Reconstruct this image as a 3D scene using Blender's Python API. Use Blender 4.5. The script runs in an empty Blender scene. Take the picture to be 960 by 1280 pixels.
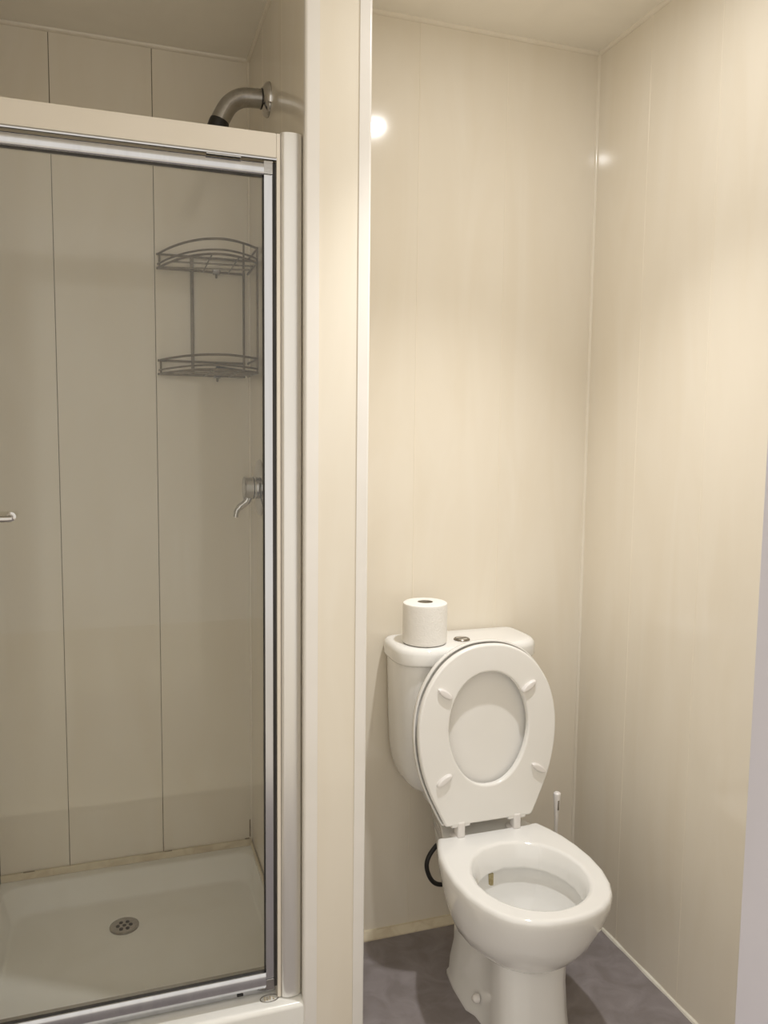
import bpy, bmesh, math, random
from mathutils import Vector, Matrix
random.seed(7)
PI = math.pi
scn = bpy.context.scene
COL = scn.collection

# ---------------------------------------------------------------- camera
CAM = Vector((0.0, 0.0, 1.381))
yaw, pitch, roll = [math.radians(a) for a in (18.62, 5.35, -0.647)]
fw = Vector((math.sin(yaw)*math.cos(pitch), math.cos(yaw)*math.cos(pitch), -math.sin(pitch)))
rt = Vector((math.cos(yaw), -math.sin(yaw), 0))
dn = fw.cross(rt)
r2 = math.cos(roll)*rt + math.sin(roll)*dn
d2 = -math.sin(roll)*rt + math.cos(roll)*dn
cam = bpy.data.cameras.new('camera')
cam.sensor_fit = 'HORIZONTAL'; cam.sensor_width = 36.0; cam.lens = 36.0*990/960
cam.clip_start = 0.02
co = bpy.data.objects.new('camera', cam); COL.objects.link(co)
M3 = Matrix((r2, -d2, -fw)).transposed()
co.matrix_world = Matrix.Translation(CAM) @ M3.to_4x4()
scn.camera = co

# ---------------------------------------------------------------- world, exposure
w = bpy.data.worlds.new('world'); scn.world = w; w.use_nodes = True
w.node_tree.nodes['Background'].inputs[0].default_value = (1.0, 0.935, 0.83, 1)
w.node_tree.nodes['Background'].inputs[1].default_value = 1.12
vs = scn.view_settings
vs.view_transform = 'Standard'; vs.look = 'None'; vs.gamma = 1.0; vs.use_curve_mapping = False
vs.exposure = 0.0

# ---------------------------------------------------------------- lamps (housings are built below)
LAMP = Vector((0.837, 1.331, 2.44))
def area(name, loc, size, power, color):
    l = bpy.data.lights.new(name, 'AREA'); l.shape = 'DISK'; l.size = size; l.energy = power; l.color = color
    o = bpy.data.objects.new(name, l); COL.objects.link(o); o.location = loc
    return o
def spot(name, loc, cone, blend, radius, power, color):
    l = bpy.data.lights.new(name, 'SPOT'); l.spot_size = math.radians(cone); l.spot_blend = blend; l.shadow_soft_size = radius
    l.energy = power; l.color = color
    o = bpy.data.objects.new(name, l); COL.objects.link(o); o.location = loc
    return o
spot('ceiling_lamp_light', LAMP + Vector((0, 0, -0.03)), 84, 1.0, 0.03, 61.0, (1.0, 0.992, 0.985)).rotation_euler = (math.radians(4), math.radians(3), 0)
area('ceiling_lamp_spill', LAMP + Vector((0, 0, -0.022)), 0.05, 3.3, (1.0, 0.992, 0.985))

# ================================================================ helpers
def link(o, parent=None):
    COL.objects.link(o)
    if parent is not None: o.parent = parent
    return o
def tag(o, label=None, cat=None, group=None, kind=None):
    if label: o['label'] = label
    if cat: o['category'] = cat
    if group: o['group'] = group
    if kind: o['kind'] = kind
    return o
def empty(name, loc=(0, 0, 0)):
    o = bpy.data.objects.new(name, None); o.location = loc; o.empty_display_size = 0.05
    return link(o)
def obj(name, bm, mat, parent=None, smooth=True, angle=40):
    """bmesh given in world coordinates -> mesh object (kept in world place under its parent)"""
    bmesh.ops.recalc_face_normals(bm, faces=bm.faces)
    me = bpy.data.meshes.new(name); 
    off = Vector((0, 0, 0))
    if parent is not None:
        p = parent
        while p is not None:
            off += p.location; p = p.parent
        bmesh.ops.translate(bm, verts=bm.verts, vec=-off)
    bm.to_mesh(me); bm.free()
    if smooth:
        for p in me.polygons: p.use_smooth = True
        me.set_sharp_from_angle(angle=math.radians(angle))
    me.materials.append(mat)
    o = bpy.data.objects.new(name, me)
    if smooth:
        wn = o.modifiers.new('weighted_normal', 'WEIGHTED_NORMAL'); wn.keep_sharp = True; wn.weight = 80
    return link(o, parent)
def box(bm, x0, x1, y0, y1, z0, z1, bevel=0.0, seg=2):
    b = bmesh.new()
    vs_ = [b.verts.new((x, y, z)) for x in (x0, x1) for y in (y0, y1) for z in (z0, z1)]
    for f in ((0,1,3,2),(4,6,7,5),(0,4,5,1),(2,3,7,6),(0,2,6,4),(1,5,7,3)): b.faces.new([vs_[i] for i in f])
    bmesh.ops.recalc_face_normals(b, faces=b.faces)
    if bevel > 0:
        bmesh.ops.bevel(b, geom=b.edges[:], offset=bevel, segments=seg, profile=0.5, affect='EDGES')
    merge(bm, b); return bm
def merge(dst, src):
    me = bpy.data.meshes.new('tmp'); src.to_mesh(me); src.free(); dst.from_mesh(me); bpy.data.meshes.remove(me)
def loft(bm, rings, cap0=True, cap1=True, closed=True):
    R = [[bm.verts.new(p) for p in r] for r in rings]
    n = len(R[0])
    for a, b in zip(R[:-1], R[1:]):
        for i in range(n if closed else n-1):
            j = (i+1) % n
            bm.faces.new((a[i], a[j], b[j], b[i]))
    if cap0: bm.faces.new(list(reversed(R[0])))
    if cap1: bm.faces.new(R[-1])
    return bm
def tube(bm, pts, r, n=10, cap=True):
    pts = [Vector(p) for p in pts]
    rs = r if isinstance(r, (list, tuple)) else [r]*len(pts)
    rings = []; up = None
    for i, p in enumerate(pts):
        t = (pts[min(i+1, len(pts)-1)] - pts[max(i-1, 0)]).normalized()
        if up is None:
            up = t.orthogonal().normalized()
        up = (up - t*up.dot(t)).normalized()
        s = t.cross(up)
        rings.append([p + rs[i]*(math.cos(2*PI*k/n)*up + math.sin(2*PI*k/n)*s) for k in range(n)])
    return loft(bm, rings, cap, cap)
def lathe(bm, c, axis, prof, n=32, cap0=True, cap1=True):
    """prof: list of (radius, distance along axis)"""
    c = Vector(c); axis = Vector(axis).normalized(); u = axis.orthogonal().normalized(); v = axis.cross(u)
    rings = [[c + axis*h + r*(math.cos(2*PI*k/n)*u + math.sin(2*PI*k/n)*v) for k in range(n)] for r, h in prof]
    return loft(bm, rings, cap0, cap1)
def prism(bm, outline, d0, d1, place):
    """outline: 2D points; place(u,v,d)->Vector"""
    return loft(bm, [[place(u, v, d0) for u, v in outline], [place(u, v, d1) for u, v in outline]])
def interp(tab, x):
    if x <= tab[0][0]: return tab[0][1]
    for (a, b), (c, d) in zip(tab[:-1], tab[1:]):
        if x <= c: return b + (d-b)*(x-a)/(c-a)
    return tab[-1][1]
def catmull(pts, m=6, closed=False):
    pts = [Vector(p) for p in pts]; n = len(pts); out = []
    rng = range(n) if closed else range(n-1)
    for i in rng:
        g = (lambda k: pts[k % n]) if closed else (lambda k: pts[max(0, min(n-1, k))])
        p0, p1, p2, p3 = g(i-1), g(i), g(i+1), g(i+2)
        for k in range(m):
            t = k/m
            out.append(0.5*((2*p1) + (p2-p0)*t + (2*p0-5*p1+4*p2-p3)*t*t + (3*p1-p0-3*p2+p3)*t**3))
    if not closed: out.append(pts[-1])
    return out

# ================================================================ materials
def mat(name, color, rough=0.4, metal=0.0, spec=0.5, noise=None, bump=None, coat=0.0, ior=None):
    """noise=(color2, scale(x,y,z), detail, lo, hi); bump=(scale, strength, dist)"""
    m = bpy.data.materials.new(name); m.use_nodes = True
    nt = m.node_tree; b = nt.nodes['Principled BSDF']
    b.inputs['Base Color'].default_value = (*color, 1); b.inputs['Roughness'].default_value = rough
    b.inputs['Metallic'].default_value = metal; b.inputs['Specular IOR Level'].default_value = spec
    b.inputs['Coat Weight'].default_value = coat
    tc = nt.nodes.new('ShaderNodeTexCoord')
    if noise:
        c2, sc, det, lo, hi = noise
        mp = nt.nodes.new('ShaderNodeMapping'); mp.inputs['Scale'].default_value = sc
        nz = nt.nodes.new('ShaderNodeTexNoise'); nz.inputs['Scale'].default_value = 1.0; nz.inputs['Detail'].default_value = det
        nz.inputs['Distortion'].default_value = 1.12
        cr = nt.nodes.new('ShaderNodeValToRGB')
        cr.color_ramp.elements[0].position = lo; cr.color_ramp.elements[0].color = (*color, 1)
        cr.color_ramp.elements[1].position = hi; cr.color_ramp.elements[1].color = (*c2, 1)
        nt.links.new(tc.outputs['Object'], mp.inputs[0]); nt.links.new(mp.outputs[0], nz.inputs['Vector'])
        nt.links.new(nz.outputs['Fac'], cr.inputs[0]); nt.links.new(cr.outputs[0], b.inputs['Base Color'])
    if bump:
        sc, st, di = bump
        nz = nt.nodes.new('ShaderNodeTexNoise'); nz.inputs['Scale'].default_value = sc; nz.inputs['Detail'].default_value = 2
        bp = nt.nodes.new('ShaderNodeBump'); bp.inputs['Strength'].default_value = st; bp.inputs['Distance'].default_value = di
        nt.links.new(tc.outputs['Object'], nz.inputs['Vector']); nt.links.new(nz.outputs['Fac'], bp.inputs['Height'])
        nt.links.new(bp.outputs[0], b.inputs['Normal'])
    return m
M = {}
PVC1, PVC2 = (0.815, 0.757, 0.652), (0.785, 0.718, 0.60)
M['pvc'] = mat('pvc_panel', PVC1, 0.10, noise=(PVC2, (9, 9, 1.6), 6, 0.35, 0.72))
M['pvc_core'] = mat('panel_joint', (0.80, 0.71, 0.56), 0.5, noise=((0.74, 0.64, 0.48), (20, 20, 20), 3, 0.4, 0.7))
M['grime'] = mat('grimy_joint', (0.20, 0.16, 0.10), 0.7, noise=((0.38, 0.31, 0.21), (8, 8, 14), 3, 0.35, 0.7))
M['seam_glint'] = mat('seam_highlight', (0.84, 0.775, 0.66), 0.2, noise=((0.81, 0.74, 0.62), (9, 9, 2), 4, 0.4, 0.7))  # lighter than the panels, highlight on the seams put into the colour
M['ceil'] = mat('ceiling_panel', (0.90, 0.86, 0.77), 0.35, noise=((0.87, 0.83, 0.74), (6, 6, 6), 4, 0.35, 0.7))
M['trim'] = mat('white_plastic_trim', (0.83, 0.80, 0.76), 0.22, noise=((0.79, 0.76, 0.71), (3, 3, 5), 3, 0.4, 0.8))
M['cream_trim'] = mat('cream_trim', (0.74, 0.66, 0.50), 0.3, noise=((0.60, 0.50, 0.35), (18, 18, 18), 3, 0.45, 0.8))
M['seal'] = mat('silicone_sealant', (0.82, 0.79, 0.70), 0.4, noise=((0.74, 0.70, 0.60), (20, 20, 20), 3, 0.4, 0.7))
M['jamb'] = mat('white_gloss_paint', (0.70, 0.685, 0.76), 0.25, noise=((0.67, 0.655, 0.73), (4, 4, 1), 3, 0.4, 0.7))
M['floor'] = mat('grey_vinyl', (0.215, 0.19, 0.188), 0.42, noise=((0.29, 0.26, 0.265), (14, 14, 14), 8, 0.35, 0.68), bump=(220, 0.08, 0.002))
M['hall_floor'] = mat('pale_floor', (0.84, 0.79, 0.71), 0.5, noise=((0.80, 0.75, 0.67), (6, 6, 6), 4, 0.4, 0.7))
M['ceramic'] = mat('white_ceramic', (0.83, 0.825, 0.805), 0.07, spec=0.6, coat=0.3, noise=((0.81, 0.80, 0.78), (4, 4, 4), 2, 0.4, 0.8))
M['seat'] = mat('white_seat_plastic', (0.83, 0.815, 0.785), 0.22, noise=((0.81, 0.795, 0.76), (5, 5, 5), 2, 0.4, 0.8))
M['tray'] = mat('acrylic_tray', (0.93, 0.925, 0.89), 0.20, noise=((0.88, 0.87, 0.82), (5, 5, 5), 5, 0.45, 0.8))
M['alu'] = mat('polished_aluminium', (0.60, 0.61, 0.645), 0.20, metal=1.0, noise=((0.55, 0.56, 0.60), (30, 30, 2), 3, 0.4, 0.7))
M['alu_post'] = mat('satin_aluminium', (0.80, 0.79, 0.775), 0.28, metal=0.7, noise=((0.77, 0.76, 0.745), (30, 30, 2), 3, 0.4, 0.7))
M['alu_white'] = mat('white_enamelled_aluminium', (0.76, 0.70, 0.61), 0.25, noise=((0.74, 0.68, 0.58), (4, 4, 4), 2, 0.4, 0.7))
M['chrome'] = mat('chrome', (0.58, 0.57, 0.565), 0.07, metal=1.0, noise=((0.50, 0.49, 0.48), (25, 25, 25), 3, 0.4, 0.8))
M['dull_chrome'] = mat('dull_chrome', (0.44, 0.43, 0.42), 0.2, metal=1.0, noise=((0.35, 0.335, 0.32), (40, 40, 40), 3, 0.4, 0.8))
M['wire'] = mat('tarnished_wire', (0.20, 0.17, 0.13), 0.30, metal=0.6, noise=((0.14, 0.11, 0.075), (60, 60, 60), 3, 0.4, 0.8))
M['black'] = mat('black_plastic', (0.012, 0.011, 0.010), 0.4, noise=((0.02, 0.018, 0.016), (30, 30, 30), 2, 0.4, 0.7))
M['rubber'] = mat('dark_seal', (0.035, 0.033, 0.030), 0.6, noise=((0.06, 0.055, 0.05), (30, 30, 6), 2, 0.4, 0.7))
M['paper'] = mat('tissue_paper', (0.85, 0.83, 0.79), 0.9, spec=0.1, noise=((0.82, 0.80, 0.76), (60, 60, 60), 2, 0.4, 0.7), bump=(260, 0.35, 0.002))
M['card'] = mat('cardboard_core', (0.36, 0.32, 0.25), 0.8, noise=((0.30, 0.26, 0.20), (60, 60, 60), 2, 0.4, 0.7))
M['plastic'] = mat('white_plastic', (0.78, 0.75, 0.73), 0.35, noise=((0.75, 0.72, 0.69), (10, 10, 10), 2, 0.4, 0.7))
M['hole'] = mat('drain_hole', (0.05, 0.045, 0.04), 0.6, noise=((0.08, 0.07, 0.06), (90, 90, 90), 2, 0.4, 0.7))
M['stain'] = mat('limescale_stain', (0.36, 0.29, 0.13), 0.4, noise=((0.55, 0.48, 0.30), (60, 60, 40), 3, 0.4, 0.7))

def glass_mat():
    m = bpy.data.materials.new('clear_glass'); m.use_nodes = True; nt = m.node_tree
    nt.nodes.remove(nt.nodes['Principled BSDF']); out = nt.nodes['Material Output']
    t = nt.nodes.new('ShaderNodeBsdfTransparent')
    tc = nt.nodes.new('ShaderNodeTexCoord'); nz = nt.nodes.new('ShaderNodeTexNoise'); nz.inputs['Scale'].default_value = 3
    cr = nt.nodes.new('ShaderNodeValToRGB')
    cr.color_ramp.elements[0].color = (0.985, 0.99, 0.985, 1); cr.color_ramp.elements[1].color = (0.975, 0.98, 0.972, 1)
    nt.links.new(tc.outputs['Object'], nz.inputs['Vector']); nt.links.new(nz.outputs['Fac'], cr.inputs[0]); nt.links.new(cr.outputs[0], t.inputs[0])
    g = nt.nodes.new('ShaderNodeBsdfGlossy'); g.inputs['Roughness'].default_value = 0.01
    lw = nt.nodes.new('ShaderNodeLayerWeight'); lw.inputs['Blend'].default_value = 0.5      # Schlick reflectance of a thin clear pane
    pw = nt.nodes.new('ShaderNodeMath'); pw.operation = 'POWER'; pw.inputs[1].default_value = 5.0
    fr = nt.nodes.new('ShaderNodeMath'); fr.operation = 'MULTIPLY_ADD'; fr.inputs[1].default_value = 0.96; fr.inputs[2].default_value = 0.04
    nt.links.new(lw.outputs['Facing'], pw.inputs[0]); nt.links.new(pw.outputs[0], fr.inputs[0])
    mx = nt.nodes.new('ShaderNodeMixShader')
    nt.links.new(fr.outputs[0], mx.inputs[0]); nt.links.new(t.outputs[0], mx.inputs[1]); nt.links.new(g.outputs[0], mx.inputs[2])
    nt.links.new(mx.outputs[0], out.inputs[0])
    return m
M['glass'] = glass_mat()
def emit_mat(name, color, strength):
    m = bpy.data.materials.new(name); m.use_nodes = True; b = m.node_tree.nodes['Principled BSDF']
    b.inputs['Base Color'].default_value = (0.9, 0.9, 0.9, 1)
    b.inputs['Emission Color'].default_value = (*color, 1); b.inputs['Emission Strength'].default_value = strength
    return m
M['lens'] = emit_mat('lit_lamp_lens', (1.0, 0.93, 0.83), 8.0)

# ================================================================ the setting
ZC = 2.44
YB, XR = 1.982, 1.280            # toilet back wall, right wall
YS, XS, XL = 2.356, 0.374, -0.335  # shower back wall, shower right wall, left wall
XP, YP = 0.511, 1.631            # toilet face and front of the partition
YF = 0.90                        # wall with the doorway the camera looks through
TH = 0.008                       # panel thickness proud of the wall core

def structure(name, bm, m, label, cat, parent=None):
    o = obj(name, bm, m, parent, smooth=False)
    tag(o, label, cat, kind='structure')
    return o
bm = box(bmesh.new(), XL-0.1, XR+0.1, 0.30, YB+0.1, -0.06, 0.0)
structure('floor', bm, M['floor'], 'mottled grey vinyl floor under the toilet', 'floor')
bm = box(bmesh.new(), -1.7, 1.7, -2.6, 0.2999, -0.06, -0.002)  # unseen floor, added pale to bounce light and soften the glass reflection
structure('floor_hall', bm, M['hall_floor'], 'unseen pale floor outside the washroom, added to bounce light and lighten the glass reflection', 'floor')
bm = box(bmesh.new(), XL-0.1, XR+0.1, 0.38, YS+0.1, ZC, ZC+0.06)
structure('ceiling', bm, M['ceil'], 'plain cream ceiling over toilet and shower', 'ceiling')

def panels(parent, axis, face, sign, cuts, z0, z1, gap=0.0003, strip=False):
    """vertical boards on a wall; axis 'x' = runs along x (face is y), sign = direction of the room"""
    for a, b in zip(cuts[:-1], cuts[1:]):
        bm = bmesh.new(); a2, b2 = a+gap, b-gap
        lo, hi = sorted((face, face - sign*TH))
        if axis == 'x': box(bm, a2, b2, lo, hi, z0, z1, 0.0007, 1)
        else: box(bm, lo, hi, a2, b2, z0, z1, 0.0007, 1)
        obj('panel', bm, M['pvc'], parent)
    if strip:                                   # slim paler strip over each seam, painting the highlight along its groove
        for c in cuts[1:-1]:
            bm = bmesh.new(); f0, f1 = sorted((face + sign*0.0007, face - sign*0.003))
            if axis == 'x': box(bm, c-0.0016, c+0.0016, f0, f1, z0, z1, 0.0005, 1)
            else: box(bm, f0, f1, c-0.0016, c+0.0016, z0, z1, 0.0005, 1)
            obj('seam_highlight_strip', bm, M['seam_glint'], parent)
def wall(name, label, x0, x1, y0, y1, core='pvc_core', z0=0.0, z1=ZC):
    bm = box(bmesh.new(), x0, x1, y0, y1, z0, z1)
    return structure(name, bm, M[core], label, 'wall')
e = 0.0
wb = wall('wall_back', 'cream panelled wall behind the toilet', XP, XR+0.1, YB+TH+e, YB+0.1)
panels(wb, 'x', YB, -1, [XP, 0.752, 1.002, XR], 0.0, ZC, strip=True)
wr = wall('wall_right', 'cream panelled wall to the right of the toilet', XR+TH, XR+0.1, YF, YB+0.1)
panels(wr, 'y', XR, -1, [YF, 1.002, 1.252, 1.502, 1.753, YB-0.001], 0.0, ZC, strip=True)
ws = wall('wall_shower_back', 'cream panelled back wall of the shower with dark joints', XL-0.1, XS+0.06, YS+TH, YS+0.1, 'grime')
panels(ws, 'x', YS, -1, [XL, -0.152, 0.109, XS], 0.135, ZC, gap=0.0008)
wl = wall('wall_left', 'cream panelled wall left of the shower door', XL-0.1, XL-TH, 1.0, YS+0.1)
panels(wl, 'y', XL, 1, [1.0, 1.25, 1.5, 1.75, 2.0, 2.25, YS-0.001], 0.0, ZC)
wp = wall('wall_partition', 'cream panelled partition between shower and toilet', XS+TH, XP-TH, YP+TH, YS+TH)
panels(wp, 'y', XS, -1, [YP+0.0005, 1.881, 2.131, YS-0.001], 0.0, ZC)
panels(wp, 'y', XP, 1, [YP+0.0005, 1.881, YB-0.001], 0.0, ZC)
bm = box(bmesh.new(), XS+0.002, XP-0.002, YP, YP+TH, 0, ZC, 0.001)
obj('panel', bm, M['pvc'], wp)
# doorway wall (the camera looks through its opening) and the room door frame
JX1 = 0.880
wf = wall('wall_front', 'cream panelled wall around the doorway', JX1+0.03, XR+0.1, YF-0.09, YF-TH)
panels(wf, 'x', YF, 1, [JX1+0.03, 1.002, XR], 0, ZC)
df = empty('trim_9', (JX1, YF, 0)); tag(df, 'white painted wall end at the right edge of the photo', 'trim', kind='structure')
obj('lining', box(bmesh.new(), JX1, JX1+0.028, YF-0.115, YF+0.003, 0, ZC-0.001, 0.003), M['jamb'], df)
obj('architrave', box(bmesh.new(), JX1+0.008, JX1+0.075, YF-0.110, YF-0.0905, 0, ZC-0.001, 0.004), M['jamb'], df)

# trims -----------------------------------------------------------------
def trim(name, bm, m, label): 
    o = obj(name, bm, m, None); tag(o, label, 'trim', kind='structure'); return o
def angle_trim(bm, x, y, sx, sy, wx, wy, z0, z1, t=0.0022):
    """L shaped corner bead with a rounded nose at outer corner (x,y); legs run sx along x, sy along y"""
    o = [(0, 0)]
    r = 0.006; pts = []
    for k in range(7):
        a = PI + (PI/2)*k/6
        pts.append((r + (r)*math.cos(a), r + (r)*math.sin(a)))
    out = [(0, wy)] + pts + [(wx, 0), (wx, t), (t+r*0.6, t), (t, t+r*0.6), (t, wy)]
    loft(bm, [[Vector((x + sx*(u-t), y + sy*(v-t), z)) for u, v in out] for z in (z0, z1)])
    return bm
trim('trim_1', angle_trim(bmesh.new(), XS, YP, 1, 1, 0.030, 0.014, 0.0, ZC), M['trim'], 'white corner bead on the shower edge of the partition')
trim('trim_2', angle_trim(bmesh.new(), XP, YP, -1, 1, 0.027, 0.024, 0.0, ZC), M['trim'], 'white corner bead on the toilet edge of the partition')
def quad_run(bm, p0, p1, nx, nz, r):
    """quarter-round bead from p0 to p1 filling the corner; nx, nz point from the corner into the room"""
    p0, p1, nx, nz = map(Vector, (p0, p1, nx, nz))
    sec = [(0, 0)] + [(r*math.cos(PI/2*k/5), r*math.sin(PI/2*k/5)) for k in range(6)]
    loft(bm, [[p + nx*a + nz*b for a, b in sec] for p in (p0, p1)]); return bm
U = (0, 0, 1); D_ = (0, 0, -1)
trim('trim_3', quad_run(bmesh.new(), (XP, YB, ZC), (XR, YB, ZC), (0, -1, 0), D_, 0.009), M['pvc'], 'cream ceiling bead above the toilet wall')
trim('trim_4', quad_run(bmesh.new(), (XR, YF, ZC), (XR, YB, ZC), (-1, 0, 0), D_, 0.009), M['pvc'], 'cream ceiling bead above the right wall')
trim('trim_5', quad_run(bmesh.new(), (XL, YS, ZC), (XS, YS, ZC), (0, -1, 0), D_, 0.009), M['pvc'], 'cream ceiling bead above the shower back wall')
trim('trim_6', quad_run(bmesh.new(), (XS, YP, ZC), (XS, YS, ZC), (-1, 0, 0), D_, 0.008), M['pvc'], 'cream ceiling bead above the shower side of the partition')
trim('trim_7', quad_run(bmesh.new(), (XR, YB, 0), (XR, YB, ZC), (-1, 0, 0), (0, -1, 0), 0.007), M['pvc'], 'cream corner bead where the toilet wall meets the right wall')
trim('trim_8', quad_run(bmesh.new(), (XS, YS, 0.14), (XS, YS, ZC), (-1, 0, 0), (0, -1, 0), 0.006), M['pvc'], 'cream corner bead in the shower corner by the wire shelf')
# skirting at the toilet wall: flat cream strip with a sealant line
bm = bmesh.new()
sec = [(0, 0), (0.020, 0), (0.020, 0.004), (0.010, 0.016), (0.007, 0.020), (0, 0.020)]
loft(bm, [[Vector((x, YB - a, b)) for a, b in sec] for x in (XP, XR)])
o = obj('baseboard_back', bm, M['cream_trim'], None, angle=20); tag(o, 'low cream skirting strip along the floor behind the toilet', 'baseboard', kind='structure')
bm = bmesh.new()
n = 24; rings = []
for k in range(n+1):
    y = YF + (YB-0.02-YF)*k/n; r = 0.0065 + 0.0012*math.sin(k*1.7)
    rings.append([Vector((XR, y, 0)), Vector((XR - r, y, 0)), Vector((XR - 0.7*r, y, 0.7*r)), Vector((XR, y, r))])
loft(bm, rings)
o = obj('baseboard_right', bm, M['seal'], None); tag(o, 'thin white sealant line where right wall meets the floor', 'baseboard', kind='structure')

# ================================================================ ceiling lamps
def downlight(loc, r, mlens, label, lamp):
    t = empty('ceiling_light', loc); tag(t, label, 'light')
    x, y, z = loc
    bm = lathe(bmesh.new(), loc, (0, 0, -1), [(r+0.022, 0.0), (r+0.022, 0.006), (r+0.016, 0.011), (r+0.002, 0.012), (r, 0.006)], 40, False, False)
    obj('bezel', bm, M['trim'], t)
    bm = lathe(bmesh.new(), loc, (0, 0, -1), [(r, 0.0), (r, 0.008), (r*0.8, 0.0105), (r*0.4, 0.012)], 40)
    obj('lens', bm, mlens, t)
downlight((LAMP.x, LAMP.y, LAMP.z), 0.03, M['lens'], 'round ceiling downlight in front of the toilet', None)

# ================================================================ shower tray
TY0 = YP - 0.001
t = empty('shower_tray', ((XL+XS)/2, (TY0+YS)/2, 0)); tag(t, 'white acrylic shower tray with round chrome drain', 'shower tray')
def rrect(x0, x1, y0, y1, r, z, n=6):
    out = []
    for cx, cy, a0 in ((x1-r, y1-r, 0), (x0+r, y1-r, PI/2), (x0+r, y0+r, PI), (x1-r, y0+r, 1.5*PI)):
        for k in range(n+1):
            a = a0 + PI/2*k/n; out.append(Vector((cx+r*math.cos(a), cy+r*math.sin(a), z)))
    return out
ZT, ZF = 0.120, 0.068; PY_T = 1.72
x0, x1, y0, y1 = XL+0.001, XS-0.001, TY0, YS-0.001
bm = bmesh.new()
loft(bm, [rrect(x0, x1, y0, y1, 0.002, 0), rrect(x0, x1, y0, y1, 0.002, ZT-0.012), rrect(x0, x1, y0+0.004, y1, 0.002, ZT-0.003), rrect(x0, x1, y0+0.012, y1, 0.002, ZT),
          rrect(x0+0.010, x1-0.008, y0+0.085, y1-0.028, 0.05, ZT), rrect(x0+0.016, x1-0.011, y0+0.095, y1-0.036, 0.05, ZT-0.006),
          rrect(x0+0.040, x1-0.022, y0+0.118, y1-0.092, 0.05, ZF+0.006), rrect(x0+0.052, x1-0.032, y0+0.130, y1-0.108, 0.05, ZF), rrect(x0+0.20, x1-0.20, y0+0.3, y1-0.25, 0.05, ZF-0.003)])
obj('basin', bm, M['tray'], t, angle=50)
dc = Vector((-0.006, 2.128, ZF-0.0025))
dr = obj('drain', lathe(bmesh.new(), dc, U, [(0.038, 0.0), (0.038, 0.003), (0.035, 0.005), (0.030, 0.0052), (0.026, 0.0035), (0.006, 0.0038)], 40), M['dull_chrome'], t)
tag(dr, 'round chrome drain grate')
for k in range(7):
    a = 2*PI*k/6; rr = 0 if k == 6 else 0.0165
    c = dc + Vector((rr*math.cos(a), rr*math.sin(a), 0.003))
    obj('drain_hole', lathe(bmesh.new(), c, U, [(0.0050, 0), (0.0050, 0.0016)], 12), M['hole'], dr)
# maker's oval badge on the front ledge
bc = Vector((0.3015, 1.665, ZT)); bm = bmesh.new(); n = 32
def ell(a, b, z): return [bc + Vector((a*math.cos(2*PI*k/n), b*math.sin(2*PI*k/n), z)) for k in range(n)]
loft(bm, [ell(0.0215, 0.0125, -0.001), ell(0.0215, 0.0125, 0.0016), ell(0.0210, 0.0120, 0.0022), ell(0.0200, 0.0112, 0.0022), ell(0.0197, 0.0109, -0.001)], False, False)
bd = obj('badge', bm, M['dull_chrome'], t); tag(bd, 'raised oval badge with small lettering')
for k in range(4):
    xx = bc.x - 0.012 + 0.0065*k
    b2 = box(bmesh.new(), xx, xx+0.0016, bc.y-0.005, bc.y+0.005, ZT, ZT+0.0022, 0.0003)
    if k in (0, 2): box(b2, xx, xx+0.004, bc.y+0.0036, bc.y+0.005, ZT, ZT+0.0022)
    if k in (0, 1, 3): box(b2, xx, xx+0.004, bc.y-0.005, bc.y-0.0036, ZT, ZT+0.0022)
    obj('badge_letter', b2, M['cream_trim'], bd)

# slim flange and sealant closing the tray against the walls, with mould at the corner
bm = bmesh.new()
box(bm, x0, x1, y1-0.007, y1, ZT+0.0002, 0.142, 0.002, 2); box(bm, x1-0.005, x1, PY_T, y1-0.007, ZT+0.0002, 0.136, 0.002, 2)
fl = obj('trim_10', bm, M['cream_trim'], None); tag(fl, 'slim cream flange where shower walls meet the tray', 'trim', kind='structure')
for (gx, gz, gw, gh) in ((XS-0.0075, 0.150, 0.004, 0.055), (XS-0.016, 0.143, 0.014, 0.004), (0.122, 0.141, 0.022, 0.0025), (-0.26, 0.141, 0.03, 0.003), (0.1085, 0.144, 0.002, 0.03)):
    obj('mould_mark', box(bmesh.new(), gx-gw/2, gx+gw/2, YS-0.0082, YS-0.0068, gz, gz+gh, 0.0006), M['grime'], fl)

# ================================================================ shower door and its frame
PY = 1.652                                     # front of the post
sd = empty('shower_door', (0.0, 1.68, ZT)); tag(sd, 'framed glass shower door with polished aluminium rails', 'shower door')
Z0, Z1 = ZT, 1.995
# rounded wall post
def post(bm, xa, xb, yf, yb, z0, z1):
    sec = [(xa, yb)]
    for k in range(13):
        a = PI*k/12
        sec.append(((xa+xb)/2 - (xb-xa)/2*math.cos(a), yf + 0.016*(1-math.sin(a)**0.6)))
    sec.append((xb, yb))
    return loft(bm, [[Vector((x, y, z)) for x, y in sec] for z in (z0, z1)])
obj('wall_post', post(bmesh.new(), 0.3275, XS-0.0005, PY, 1.70, Z0+0.003, Z1+0.003), M['alu_post'], sd)
obj('side_jamb', box(bmesh.new(), 0.3195, 0.3275, PY+0.008, 1.695, Z0+0.003, Z1, 0.001), M['alu_white'], sd)
obj('side_jamb', box(bmesh.new(), XL+0.0005, XL+0.04, PY+0.006, 1.695, Z0+0.003, Z1, 0.003), M['alu_white'], sd)
obj('head_rail', box(bmesh.new(), XL+0.04, 0.3195, PY+0.006, 1.695, 1.946, Z1, 0.003), M['alu_white'], sd)
obj('head_channel', box(bmesh.new(), XL+0.04, 0.3195, PY+0.004, PY+0.012, 1.9405, 1.9455, 0.0015), M['alu'], sd)
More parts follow.
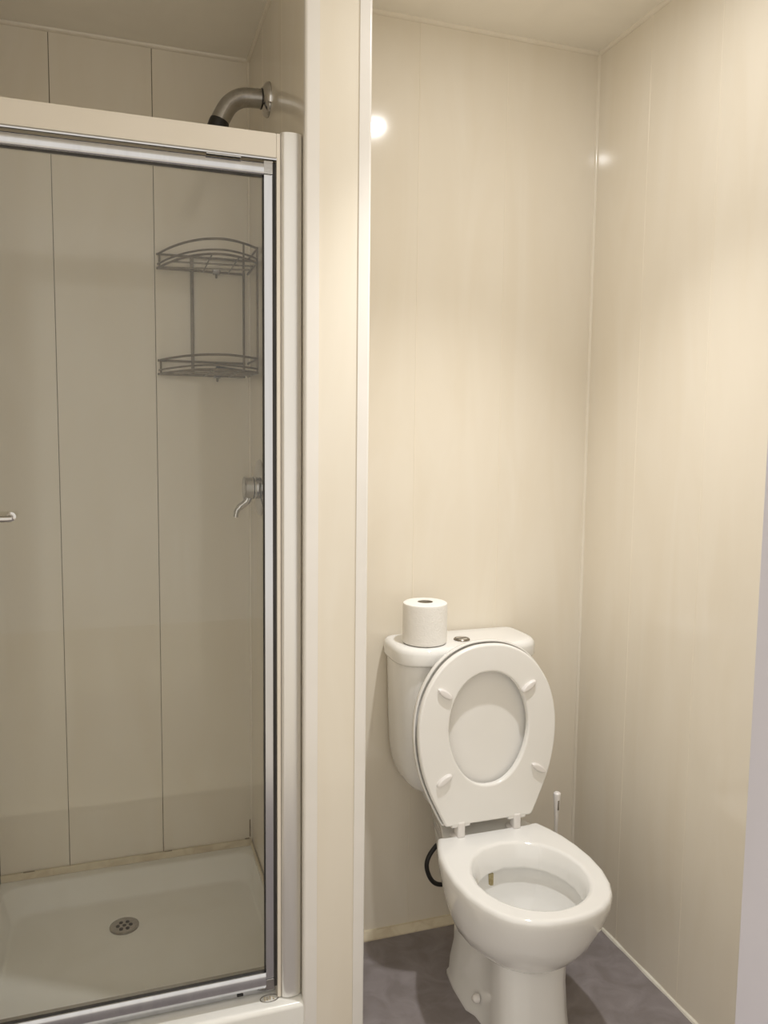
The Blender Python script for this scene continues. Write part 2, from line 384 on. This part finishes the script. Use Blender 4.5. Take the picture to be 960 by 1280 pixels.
obj('sill', box(bmesh.new(), XL+0.04, 0.3195, PY+0.040, 1.714, Z0+0.003, 0.142, 0.003), M['alu_white'], sd)
obj('sill_channel', box(bmesh.new(), XL+0.04, 0.3195, PY+0.034, PY+0.0402, Z0+0.003, 0.134, 0.0015), M['alu'], sd)
# moving leaf
LX0, LX1 = XL+0.048, 0.311
def rail(bm, x0, x1, z0, z1, yf, yb):
    sec = []
    for k in range(9):
        a = PI*k/8
        sec.append((yf + 0.009*(1-math.sin(a)**0.7), z0 + (z1-z0)*(1-math.cos(a))/2))
    sec += [(yb, z1), (yb, z0)]
    return loft(bm, [[Vector((x, y, z)) for y, z in sec] for x in (x0, x1)])
GZ0, GZ1 = 0.188, 1.910
obj('top_rail', rail(bmesh.new(), LX0, LX1-0.018, GZ1, 1.936, PY+0.004, PY+0.030), M['alu'], sd)
obj('bottom_rail', rail(bmesh.new(), LX0, LX1-0.018, 0.150, GZ0, PY+0.004, PY+0.030), M['alu'], sd)
obj('stile', box(bmesh.new(), LX1-0.018, LX1, PY+0.006, PY+0.030, 0.172, 1.912, 0.002), M['alu'], sd)
obj('stile', box(bmesh.new(), LX0, LX0+0.018, PY+0.006, PY+0.030, 0.172, 1.912, 0.002), M['alu'], sd)
for z in (1.912, 0.145):
    obj('corner_block', box(bmesh.new(), LX1-0.0185, LX1+0.0005, PY+0.005, PY+0.031, z, z+0.027, 0.002), M['dull_chrome'], sd)
obj('seal_strip', box(bmesh.new(), LX1+0.0006, 0.3193, PY+0.016, PY+0.034, 0.145, 1.940, 0.001), M['rubber'], sd)
gl = obj('glass_pane', box(bmesh.new(), LX0+0.010, LX1-0.010, PY+0.016, PY+0.020, GZ0-0.006, GZ1+0.006), M['glass'], sd, smooth=False)
bm = bmesh.new()
box(bm, LX0+0.018, LX1-0.018, PY+0.013, PY+0.0155, GZ0-0.002, GZ0+0.003); box(bm, LX1-0.0205, LX1-0.018, PY+0.013, PY+0.0155, GZ0, GZ1)
box(bm, LX0+0.018, LX1-0.018, PY+0.013, PY+0.0155, GZ1-0.003, GZ1+0.002)
obj('gasket', bm, M['rubber'], sd, smooth=False)
# pivot slot in the head, small dark slot in the sill
obj('pivot_slot', box(bmesh.new(), 0.178, 0.247, PY+0.0005, PY+0.010, 1.9365, 1.9402, 0.0008), M['dull_chrome'], sd)
obj('drip_slot', box(bmesh.new(), 0.232, 0.246, PY+0.031, PY+0.0345, 0.126, 0.131, 0.001), M['black'], sd)
# pull handle: two stand-offs and a bar
hd = empty('handle', (0, 0, 0)); hd.parent = sd
hx, hz = -0.196, 1.222
GY = PY+0.016
for k in range(2):
    xx = hx - 0.075*k
    bm = lathe(bmesh.new(), (xx, GY, hz), (0, -1, 0), [(0.009, 0), (0.009, 0.004), (0.0045, 0.006), (0.0042, 0.045)], 16)
    obj('standoff', bm, M['chrome'], hd)
obj('handle_bar', tube(bmesh.new(), [(hx+0.004, GY-0.046, hz), (hx-0.001, GY-0.049, hz), (hx-0.074, GY-0.049, hz), (hx-0.079, GY-0.046, hz)], 0.006, 12), M['chrome'], hd)

# ================================================================ shower arm and head
ac = Vector((XS, 2.043, 2.214))
t = empty('overhead_shower', ac); tag(t, 'curved chrome shower arm with black collar above the shower door', 'shower head')
obj('flange', lathe(bmesh.new(), ac, (-1, 0, 0), [(0.041, 0), (0.041, 0.004), (0.037, 0.011), (0.028, 0.016), (0.024, 0.019)], 40), M['chrome'], t)
path = catmull([ac+Vector((-0.006, 0, 0)), ac+Vector((-0.035, 0, -0.001)), ac+Vector((-0.070, 0, -0.006)), ac+Vector((-0.098, 0, -0.026)), ac+Vector((-0.117, 0, -0.058)), ac+Vector((-0.123, 0, -0.072))], 6)
obj('pipe', tube(bmesh.new(), path, 0.0225, 24), M['dull_chrome'], t)
p0 = path[-1]; dirv = (path[-1]-path[-3]).normalized()
obj('retaining_ring', tube(bmesh.new(), [ac+Vector((-0.017, 0, 0)), ac+Vector((-0.020, 0, 0))], 0.0245, 24), M['black'], t)
cl = obj('collar', lathe(bmesh.new(), p0 - dirv*0.006, dirv, [(0.0235, 0), (0.0245, 0.008), (0.0245, 0.030), (0.021, 0.034)], 28), M['black'], t)
tag(cl, 'black rubber collar')
obj('spray_head', lathe(bmesh.new(), p0 + dirv*0.026, dirv, [(0.017, 0), (0.019, 0.010), (0.030, 0.026), (0.034, 0.034), (0.034, 0.040), (0.030, 0.042)], 32), M['chrome'], t)

# ================================================================ shower valve
vc = Vector((XS, 2.190, 1.239))
t = empty('shower_valve', vc); tag(t, 'chrome shower mixer with round wall plate and drooping lever', 'tap')
obj('wall_plate', lathe(bmesh.new(), vc, (-1, 0, 0), [(0.078, 0), (0.078, 0.002), (0.073, 0.006), (0.030, 0.008)], 48), M['chrome'], t)
obj('body', lathe(bmesh.new(), vc, (-1, 0, 0), [(0.030, 0.006), (0.031, 0.014), (0.029, 0.017), (0.029, 0.019), (0.0285, 0.020)], 36), M['chrome'], t)
cp = obj('cap', lathe(bmesh.new(), vc, (-1, 0, 0), [(0.0285, 0.019), (0.030, 0.021), (0.030, 0.040), (0.031, 0.043), (0.028, 0.045), (0.010, 0.046)], 36), M['chrome'], t)
obj('shadow_ring', lathe(bmesh.new(), vc, (-1, 0, 0), [(0.0305, 0.0185), (0.0305, 0.0205)], 36), M['black'], t)
obj('end_rim', lathe(bmesh.new(), vc, (-1, 0, 0), [(0.0312, 0.0415), (0.0318, 0.0435), (0.0300, 0.0455), (0.0270, 0.0458)], 36), M['dull_chrome'], t)
lv = catmull([vc+Vector((-0.030, 0, -0.022)), vc+Vector((-0.040, -0.002, -0.040)), vc+Vector((-0.058, -0.003, -0.054)), vc+Vector((-0.066, -0.004, -0.066)), vc+Vector((-0.068, -0.004, -0.080))], 5)
obj('lever', tube(bmesh.new(), lv, [0.0110]*5 + [0.0095]*6 + [0.0080]*5 + [0.0070]*5, 12), M['chrome'], t)

# ================================================================ wire corner shelf
t = empty('corner_shelf', (XS, YS, 1.55)); tag(t, 'two tier tarnished chrome wire corner shelf in the shower', 'shelf')
W = 0.0032
ca = Vector((0.125, YS-0.010)); cb = Vector((XS-0.008, 2.100)); cc = Vector((XS-0.016, YS-0.016))
PLAN = catmull([Vector((0.117, 2.345, 0)), Vector((0.140, 2.268, 0)), Vector((0.176, 2.185, 0)), Vector((0.219, 2.128, 0)), Vector((0.262, 2.108, 0)), Vector((0.297, 2.116, 0)), Vector((0.332, 2.142, 0)), Vector((XS-0.008, 2.178, 0))], 4)
def bow(z): return [Vector((p.x, p.y, z)) for p in PLAN]
ca = PLAN[0]; cb = PLAN[-1]
for zz in (1.845, 1.553):
    tier = empty('tier', (0, 0, 0)); tier.parent = t
    HT = 0.038
    obj('top_rail', tube(bmesh.new(), bow(zz+HT), W, 8), M['wire'], tier)
    obj('middle_rail', tube(bmesh.new(), bow(zz+0.011), W*0.85, 8), M['wire'], tier)
    obj('base_rail', tube(bmesh.new(), bow(zz), W, 8), M['wire'], tier)
    for h in (HT, 0.0):
        obj('back_rail', tube(bmesh.new(), [(ca.x-0.004, ca.y, zz+h), (cc.x, cc.y+0.006, zz+h)], W, 8), M['wire'], tier)
        obj('side_rail', tube(bmesh.new(), [(cc.x+0.008, cc.y, zz+h), (cb.x, cb.y-0.004, zz+h)], W, 8), M['wire'], tier)
    for p in (PLAN[1], PLAN[-1], PLAN[-6]):
        obj('upright', tube(bmesh.new(), [(p.x, p.y, zz), (p.x, p.y, zz+HT)], W*0.8, 8), M['wire'], tier)
    for (ax, ay, bx_, by_) in ((0.124, 2.335, 0.362, 2.275), (0.150, 2.245, 0.362, 2.225), (0.190, 2.165, 0.350, 2.165)):
        obj('floor_wire', tube(bmesh.new(), [(ax, ay, zz), (bx_, by_, zz)], W*0.75, 6), M['wire'], tier)
    for fx in (0.24, 0.31):
        obj('cross_wire', tube(bmesh.new(), [(fx, 2.344, zz-0.002), (fx, 2.125, zz-0.002)], W*0.6, 6), M['wire'], tier)
    br = obj('bracket', box(bmesh.new(), 0.268, 0.288, YS-0.014, YS-0.0005, zz-0.006, zz+0.012, 0.002), M['dull_chrome'], tier)
    obj('bracket_screw', lathe(bmesh.new(), (0.278, YS-0.006, zz-0.006), (0, 0, -1), [(0.003, 0), (0.003, 0.008), (0.002, 0.010)], 10), M['wire'], br)
obj('post', box(bmesh.new(), 0.205, 0.214, YS-0.012, YS-0.006, 1.550, 1.886, 0.001), M['wire'], t)
obj('post', tube(bmesh.new(), [(cc.x-0.004, cc.y, 1.550), (cc.x-0.004, cc.y, 1.886)], W, 8), M['wire'], t)
obj('post', tube(bmesh.new(), [(cb.x, cb.y, 1.550), (cb.x, cb.y, 1.886)], W*0.9, 8), M['wire'], t)
# dark slim razor on the lower tier
t = empty('razor', (0.30, YS-0.10, 1.557)); tag(t, 'slim dark razor lying on the lower wire shelf', 'razor')
obj('handle', tube(bmesh.new(), [(0.274, YS-0.105, 1.5665), (0.300, YS-0.098, 1.5655), (0.338, YS-0.088, 1.5640)], [0.0070, 0.0060, 0.0045], 10), M['black'], t)
obj('head', box(bmesh.new(), 0.264, 0.275, YS-0.122, YS-0.090, 1.5605, 1.5735, 0.002), M['black'], t)

# ================================================================ toilet
CX = 0.870
T = empty('toilet', (CX, 1.70, 0)); tag(T, 'white close-coupled toilet with seat and lid raised', 'toilet')
ZR = 0.400
# plan of the rim: half width against y, sampled as a polar ring
rim = [(1.336, 0.0), (1.3375, 0.028), (1.343, 0.055), (1.354, 0.086), (1.372, 0.113), (1.395, 0.134), (1.430, 0.153), (1.48, 0.168), (1.54, 0.1745), (1.60, 0.172), (1.65, 0.164), (1.69, 0.152), (1.715, 0.142), (1.727, 0.137)]
def outline(tab, yb_round=0.004):
    left = [Vector((-h, y)) for y, h in tab]; right = [Vector((h, y)) for y, h in reversed(tab[1:])]
    pts = [(p.x, p.y) for p in left]      # front -> back along the left
    yb = tab[-1][0]; hb = tab[-1][1]
    pts += [(-hb+0.003, yb+0.003), (-hb*0.5, yb+0.003), (0, yb+0.003), (hb*0.5, yb+0.003), (hb-0.003, yb+0.003)]
    pts += [(p.x, p.y) for p in right]
    return pts
O = [(x*1.02, y) for x, y in outline(rim)]
NP = len(O)
BC = (0.0, 1.545)
def ring_from(O, sx, yf, yb, z, oyf=1.336, oyb=1.730, blend=0.0):
    """scale rim outline: widths by sx, y mapped to [yf,yb]; blend -> ellipse"""
    out = []
    for x, y in O:
        s = (y-oyf)/(oyb-oyf)
        yy = yf + (yb-yf)*s
        if blend > 0:
            ex = math.copysign(0.172*math.sqrt(max(0.0, 1-(2*s-1)**2)), x) if abs(x) > 1e-6 else 0
            x = x*(1-blend) + ex*blend
        out.append(Vector((CX + x*sx, yy, z)))
    return out
def inset(O, d):
    return [(x*(1-d/0.172), 1.535 + (y-1.535)*(1-d/0.197)) for x, y in O]
def hole_ring(hw, yf, yb, z, bulge=0.12):
    """egg shaped opening with the same point count and angular order as the rim"""
    out = []; yc = (yf+yb)/2; hl = (yb-yf)/2
    for x, y in O:
        a = math.atan2((y-1.545)/0.20, x/0.172)
        out.append(Vector((CX + hw*math.cos(a)*(1+bulge*0.35*math.sin(a)), yc + hl*math.sin(a), z)))
    return out
O1 = inset(O, 0.006)
bm = bmesh.new()
rings = [
    ring_from(O, 0.30, 1.50, 1.66, 0.168, blend=1.0),
    ring_from(O, 0.52, 1.455, 1.70, 0.172, blend=1.0),
    ring_from(O, 0.70, 1.425, 1.735, 0.190, blend=1.0),
    ring_from(O, 0.83, 1.398, 1.755, 0.220, blend=0.85),
    ring_from(O, 0.915, 1.373, 1.755, 0.262, blend=0.6),
    ring_from(O, 0.96, 1.354, 1.745, 0.310, blend=0.3),
    ring_from(O, 0.985, 1.343, 1.735, 0.350, blend=0.1),
    ring_from(O, 1.0, 1.336, 1.730, 0.378),
    ring_from(O, 1.0, 1.336, 1.730, 0.390),
    [Vector((CX+x, y, 0.3965)) for x, y in inset(O, 0.0022)],
    [Vector((CX+x, y, 0.3995)) for x, y in inset(O, 0.0065)],
    [Vector((CX+x, y, ZR)) for x, y in inset(O, 0.011)],
    hole_ring(0.139, 1.367, 1.668, ZR, 0.0),
    hole_ring(0.133, 1.373, 1.662, 0.3985, 0.0),
    hole_ring(0.128, 1.378, 1.657, 0.394, 0.0),
    hole_ring(0.121, 1.385, 1.648, 0.375, 0.0),
    hole_ring(0.116, 1.389, 1.640, 0.350, 0.0),
    hole_ring(0.117, 1.388, 1.641, 0.344, 0.0),
    hole_ring(0.126, 1.379, 1.650, 0.344, 0.0),
    hole_ring(0.128, 1.378, 1.652, 0.335, 0.0),
    hole_ring(0.122, 1.388, 1.650, 0.300, 0.0),
    hole_ring(0.105, 1.415, 1.640, 0.255, 0.0),
    hole_ring(0.080, 1.455, 1.625, 0.222, 0.0),
    hole_ring(0.058, 1.500, 1.610, 0.204, 0.0),
    hole_ring(0.020, 1.54, 1.575, 0.198, 0.0),
]
for i, rg in enumerate(rings):               # bowl is shallow: squeeze the heights below the rim
    for p in rg:
        if i < 8: p.z = 0.378 - (0.378-p.z)*0.83
        elif i > 17: p.z = 0.344 - (0.344-p.z)*0.72
loft(bm, rings)
# pedestal: narrow front column, flared foot behind
def sect(z, cols):
    """cols: list of (y, halfwidth) front->back"""
    pts = [Vector((CX - h, y, z)) for y, h in cols] + [Vector((CX + h, y, z)) for y, h in reversed(cols)]
    return pts
def colsec(yf, hwf, yw, hww, yb, hwb):
    return [(yf, hwf*0.30), (yf+0.006, hwf*0.66), (yf+0.022, hwf*0.92), (yf+0.055, hwf), (yf+0.10, hwf*0.97), (yf+0.135, hwf*0.86), (yw-0.025, (hwf*0.60+hww*0.30)), (yw, hww), ((yw+yb)/2, (hww+hwb)/2+0.003), (yb-0.015, hwb), (yb, hwb*0.8)]
b2 = bmesh.new()
loft(b2, [sect(0.0, colsec(1.425, 0.088, 1.640, 0.094, 1.79, 0.087)),
          sect(0.012, colsec(1.425, 0.088, 1.640, 0.094, 1.79, 0.087)),
          sect(0.020, colsec(1.427, 0.086, 1.642, 0.089, 1.787, 0.082)),
          sect(0.050, colsec(1.433, 0.083, 1.645, 0.083, 1.79, 0.078)),
          sect(0.10, colsec(1.440, 0.080, 1.650, 0.074, 1.785, 0.070)),
          sect(0.16, colsec(1.446, 0.078, 1.655, 0.070, 1.79, 0.068)),
          sect(0.20, colsec(1.448, 0.080, 1.66, 0.072, 1.80, 0.072)),
          sect(0.222, colsec(1.452, 0.083, 1.66, 0.078, 1.81, 0.076))])
merge(bm, b2)
# rear platform that carries the cistern
b2 = bmesh.new()
def plat(z, hw0, hw1, y0, y1, r=0.02):
    return [Vector((CX+x, y, z)) for x, y in ((-hw0, y0), (-hw0*0.95, y0+0.05), (-(hw0*0.35+hw1*0.65), (y0+y1)/2), (-hw1, y1-r), (-hw1+r, y1), (hw1-r, y1), (hw1, y1-r), ((hw0*0.35+hw1*0.65), (y0+y1)/2), (hw0*0.95, y0+0.05), (hw0, y0))]
loft(b2, [plat(0.16, 0.06, 0.05, 1.70, 1.84), plat(0.28, 0.085, 0.075, 1.68, 1.90), plat(0.34, 0.112, 0.075, 1.68, 1.93), plat(0.37, 0.128, 0.078, 1.68, 1.935), plat(0.390, 0.131, 0.080, 1.68, 1.937), plat(0.395, 0.128, 0.077, 1.682, 1.933)])
merge(bm, b2)
pan = obj('pan', bm, M['ceramic'], T, angle=60)
wt = bmesh.new(); loft(wt, [hole_ring(0.064, 1.485, 1.613, 0.2450, 0.0), hole_ring(0.064, 1.485, 1.613, 0.2455, 0.0)])
mw = mat('bowl_water', (0.72, 0.71, 0.66), 0.02, noise=((0.68, 0.67, 0.62), (10, 10, 10), 2, 0.4, 0.7)); obj('water', wt, mw, pan)
# limescale streak under the rim at the back
b2 = box(bmesh.new(), CX-0.040, CX-0.027, 1.6405, 1.6465, 0.306, 0.336, 0.001); obj('stain', b2, M['stain'], pan)
for s in (-1, 1):
    c = Vector((CX + s*0.087, 1.605, 0.052))
    obj('floor_bolt_cap', lathe(bmesh.new(), c + Vector((-s*0.008, 0, 0)), (s, 0, 0.25), [(0.0105, 0), (0.0105, 0.008), (0.007, 0.013), (0.002, 0.0145)], 16), M['plastic'], pan)
# cistern ----------------------------------------------------------------
CQ = CX - 0.011                   # cistern sits a touch left of the pan
def cis(z, hw, yf, yb=YB-0.006, n=14):
    """D-shaped plan: flat back, bowed front"""
    pts = []
    ys = yb - (yb-yf)*0.50
    dd = yb-yf
    side = [(0.0, 0.915), (0.03*dd, 0.955), (0.09*dd, 0.980), (0.20*dd, 0.992), (0.36*dd, 0.998)]
    pts += [Vector((CQ-hw*q, yb-a, z)) for a, q in side]
    for k in range(n+1):
        a = PI*k/n
        x = -hw*math.copysign(abs(math.cos(a))**0.55, math.cos(a)); y = ys - (ys-yf)*math.sin(a)**0.75
        pts.append(Vector((CQ+x, y, z)))
    pts += [Vector((CQ+hw*q, yb-a, z)) for a, q in reversed(side)]
    return pts
bm = bmesh.new()
loft(bm, [cis(0.3955, 0.075, 1.870), cis(0.440, 0.078, 1.868), cis(0.446, 0.098, 1.856), cis(0.452, 0.120, 1.842), cis(0.463, 0.139, 1.829), cis(0.480, 0.154, 1.819), cis(0.502, 0.166, 1.811), cis(0.53, 0.1745, 1.806), cis(0.57, 0.180, 1.804), cis(0.64, 0.184, 1.802), cis(0.73, 0.187, 1.801), cis(0.812, 0.190, 1.800)])
obj('cistern', bm, M['ceramic'], T, angle=60)
bm = bmesh.new()
loft(bm, [cis(0.806, 0.190, 1.799), cis(0.809, 0.196, 1.793), cis(0.814, 0.1985, 1.790), cis(0.838, 0.1985, 1.790), cis(0.847, 0.196, 1.7925), cis(0.853, 0.190, 1.798, YB-0.010), cis(0.8555, 0.180, 1.808, YB-0.016), cis(0.856, 0.12, 1.85, YB-0.05)])
ld = obj('cistern_lid', bm, M['ceramic'], T, angle=60)
bcn = Vector((0.848, 1.866, 0.856))
fb = obj('flush_button', lathe(bmesh.new(), bcn, U, [(0.0215, -0.002), (0.0215, 0.002), (0.0195, 0.004), (0.017, 0.004), (0.0165, 0.0025)], 32), M['wire'], ld)
tag(fb, 'round chrome dual flush button')
bm = bmesh.new(); n = 20
def half(a0, a1, z, r): return [bcn + Vector((r*math.cos(a0+(a1-a0)*k/n), r*math.sin(a0+(a1-a0)*k/n), z)) for k in range(n+1)]
for a0, a1, dz in ((0.35, PI-0.1+0.15, 0.0046), (PI+0.35, 2*PI+0.15, 0.0038)):
    loft(bm, [half(a0, a1, 0.001, 0.0155), half(a0, a1, dz, 0.0155)])
obj('push_plate', bm, M['chrome'], ld)
# seat ring and lid, raised ----------------------------------------------
HY, HZ = 1.741, 0.428            # hinge axis
LEAN = math.radians(3.6)
def up(u, s, d):
    """u across, s up along the raised lid, d forward of the lid's inner face"""
    return Vector((CX-0.005+u*1.01, HY + s*math.sin(LEAN) - d*math.cos(LEAN), HZ + s*math.cos(LEAN) - d*math.sin(LEAN)*-0.0 + d*0.0))
half_lid = [(0.0, 0.122), (0.03, 0.137), (0.075, 0.158), (0.125, 0.1765), (0.18, 0.1885), (0.235, 0.1925), (0.285, 0.188), (0.335, 0.1735), (0.375, 0.151), (0.405, 0.126), (0.428, 0.096), (0.443, 0.064), (0.451, 0.032), (0.453, 0.0)]
def lid_outline(grow=0.0, m=3):
    L = catmull([Vector((-(h), s)) for s, h in half_lid], m)
    R = [Vector((-p.x, p.y)) for p in reversed(L[:-1])]
    pts = [(p.x, p.y) for p in L + R]
    n = 9; x0 = L[0].x                       # close the straight hinge edge with more points, corners slightly rounded
    pts = pts[1:-1] + [(-x0*0.985, -0.0015)] + [(-x0*(0.95 - 1.9*k/n), -0.003) for k in range(n+1)] + [(x0*0.985, -0.0015)]
    return [(x*(1+grow/0.1925), 0.225 + (q-0.225)*(1+grow/0.228)) for x, q in pts]
LO = lid_outline()
def lid_ring(g, d): return [up(u, s, d) for u, s in lid_outline(g)]
bm = bmesh.new()
loft(bm, [lid_ring(-0.06, -0.016), lid_ring(-0.02, -0.014), lid_ring(-0.006, -0.010), lid_ring(-0.001, -0.004), lid_ring(0.0, 0.004), lid_ring(-0.001, 0.0085), lid_ring(-0.0035, 0.009), lid_ring(-0.006, 0.007), lid_ring(-0.009, 0.0), lid_ring(-0.05, -0.0005), lid_ring(-0.10, -0.0005)])
lid = obj('lid', bm, M['seat'], T, angle=50)
# ring: lofted as a torus-like band between outer outline and egg-shaped hole
SO = lid_outline(-0.0055); NS = len(SO)
def hole(g=0.0):
    out = []
    for u, s in SO:
        a = math.atan2((s-0.222)/0.224, u/0.187)
        sn = math.sin(a)
        hw = (0.1075+g)*(1 - 0.10*max(0, -sn)*0.6)
        out.append((hw*math.copysign(abs(math.cos(a))**0.93, math.cos(a)), 0.236 + (0.1415+g)*sn))
    return out
def P2(pts, d): return [up(u, s, d) for u, s in pts]
F, Bk = 0.030, 0.013              # front and back faces of the ring
def ins(g): return lid_outline(-0.0055-g)
bm = bmesh.new()
rr = [P2(ins(0.0015), Bk+0.001), P2(ins(0.0), Bk+0.006), P2(ins(0.0), F-0.006), P2(ins(0.002), F-0.002), P2(ins(0.006), F),
      P2(hole(0.006), F), P2(hole(0.002), F-0.001), P2(hole(0.0), F-0.004), P2(hole(0.0), Bk+0.004), P2(hole(0.002), Bk), P2(ins(0.006), Bk)]
loft(bm, rr + [rr[0]], False, False)
bmesh.ops.remove_doubles(bm, verts=bm.verts, dist=1e-6)
seat = obj('seat_ring', bm, M['seat'], T, angle=50)
for u, s, ang in ((-0.118, 0.334, -35), (0.108, 0.334, 35), (-0.122, 0.122, 32), (0.135, 0.122, -32)):
    bm = bmesh.new(); n = 20; a = math.radians(ang)
    def br(l, h, d): return [up(u + l*math.cos(2*PI*k/n)*math.cos(a) - h*math.sin(2*PI*k/n)*math.sin(a), s + l*math.cos(2*PI*k/n)*math.sin(a) + h*math.sin(2*PI*k/n)*math.cos(a), d) for k in range(n)]
    loft(bm, [br(0.0225, 0.0085, F-0.001), br(0.0225, 0.0085, F+0.004), br(0.0205, 0.007, F+0.0075), br(0.016, 0.004, F+0.009)])
    obj('bumper', bm, M['plastic'], seat)
for s in (-1, 1):
    hx = CX - 0.005 + s*0.077
    h = obj('hinge', lathe(bmesh.new(), (hx, HY-0.010, 0.394), U, [(0.021, 0), (0.021, 0.004), (0.018, 0.007), (0.010, 0.008)], 24), M['plastic'], T)
    obj('hinge_arm', box(bmesh.new(), hx-0.010, hx+0.010, HY-0.032, HY-0.004, 0.398, 0.440, 0.005, 3), M['plastic'], h)
    b2 = bmesh.new()
    lathe(b2, (hx-0.024, HY-0.020, 0.432), (1, 0, 0), [(0.0075, 0), (0.0085, 0.002), (0.0085, 0.046), (0.0075, 0.048)], 16)
    obj('hinge_pin', b2, M['seat'], h)
# ================================================================ things around the toilet
rc = Vector((0.744, 1.868, 0.856))
t = empty('toilet_roll', rc); tag(t, 'white embossed toilet roll standing on the cistern lid', 'toilet roll')
bm = bmesh.new()
lathe(bm, rc, U, [(0.020, 0.002), (0.052, 0.0005), (0.0565, 0.003), (0.0575, 0.008), (0.0575, 0.099), (0.0565, 0.104), (0.052, 0.1065), (0.0205, 0.107), (0.020, 0.105), (0.020, 0.002)], 48, False, False)
obj('paper', bm, M['paper'], t)
bm = bmesh.new(); lathe(bm, rc, U, [(0.0198, 0.001), (0.0198, 0.1062), (0.0188, 0.1062), (0.0188, 0.001)], 32, False, False); obj('core', bm, M['card'], t)
random.seed(3)
bm = bmesh.new()
for k in range(26):                                   # embossed leaf pattern on the outer sheet
    a = -PI/2 + 0.25 + random.uniform(-0.32, 0.42); z = 0.02 + 0.075*random.random()
    c = rc + Vector((0.0576*math.cos(a), 0.0576*math.sin(a), z)); tn = Vector((-math.sin(a), math.cos(a), 0)); nr = Vector((math.cos(a), math.sin(a), 0))
    q = random.uniform(0.5, 1.2); dv = tn*math.cos(q) + Vector((0, 0, 1))*math.sin(q); sv = nr.cross(dv)
    top = bm.verts.new(c + nr*0.0009)
    ringv = [bm.verts.new(c + dv*0.0055*math.cos(2*PI*i/8) + sv*0.0019*math.sin(2*PI*i/8) - nr*0.0004) for i in range(8)]
    for i in range(8): bm.faces.new((top, ringv[i], ringv[(i+1) % 8]))
obj('embossing', bm, M['paper'], t)

t = empty('toilet_brush', (1.072, 1.748, 0)); tag(t, 'white handled toilet brush in black holder beside the toilet', 'toilet brush')
bx, by = 1.077, 1.748
obj('holder', lathe(bmesh.new(), (bx, by, 0), U, [(0.040, 0.0), (0.041, 0.010), (0.037, 0.03), (0.036, 0.11), (0.038, 0.115), (0.034, 0.115), (0.032, 0.02)], 32), M['black'], t)
obj('bristles', lathe(bmesh.new(), (bx, by, 0.02), U, [(0.02, 0), (0.027, 0.02), (0.027, 0.07), (0.012, 0.09)], 24), M['plastic'], t)
hdl = obj('handle', lathe(bmesh.new(), (bx, by, 0.10), U, [(0.0045, 0), (0.0045, 0.25), (0.0055, 0.29), (0.0085, 0.335), (0.0100, 0.352), (0.0095, 0.358), (0.006, 0.361)], 20), M['plastic'], t)
obj('hanging_slot', box(bmesh.new(), bx-0.0022, bx+0.0022, by-0.0093, by-0.0040, 0.415, 0.442, 0.001), M['dull_chrome'], hdl)

bm = tube(bmesh.new(), catmull([(0.842, 1.905, 0.300), (0.808, 1.900, 0.286), (0.780, 1.897, 0.258), (0.772, 1.896, 0.228), (0.784, 1.897, 0.192), (0.806, 1.900, 0.170), (0.845, 1.905, 0.160)], 8), 0.0062, 12)
o = obj('supply_hose', bm, M['black'], T); tag(o, 'black rubber hose looping out behind the pan')
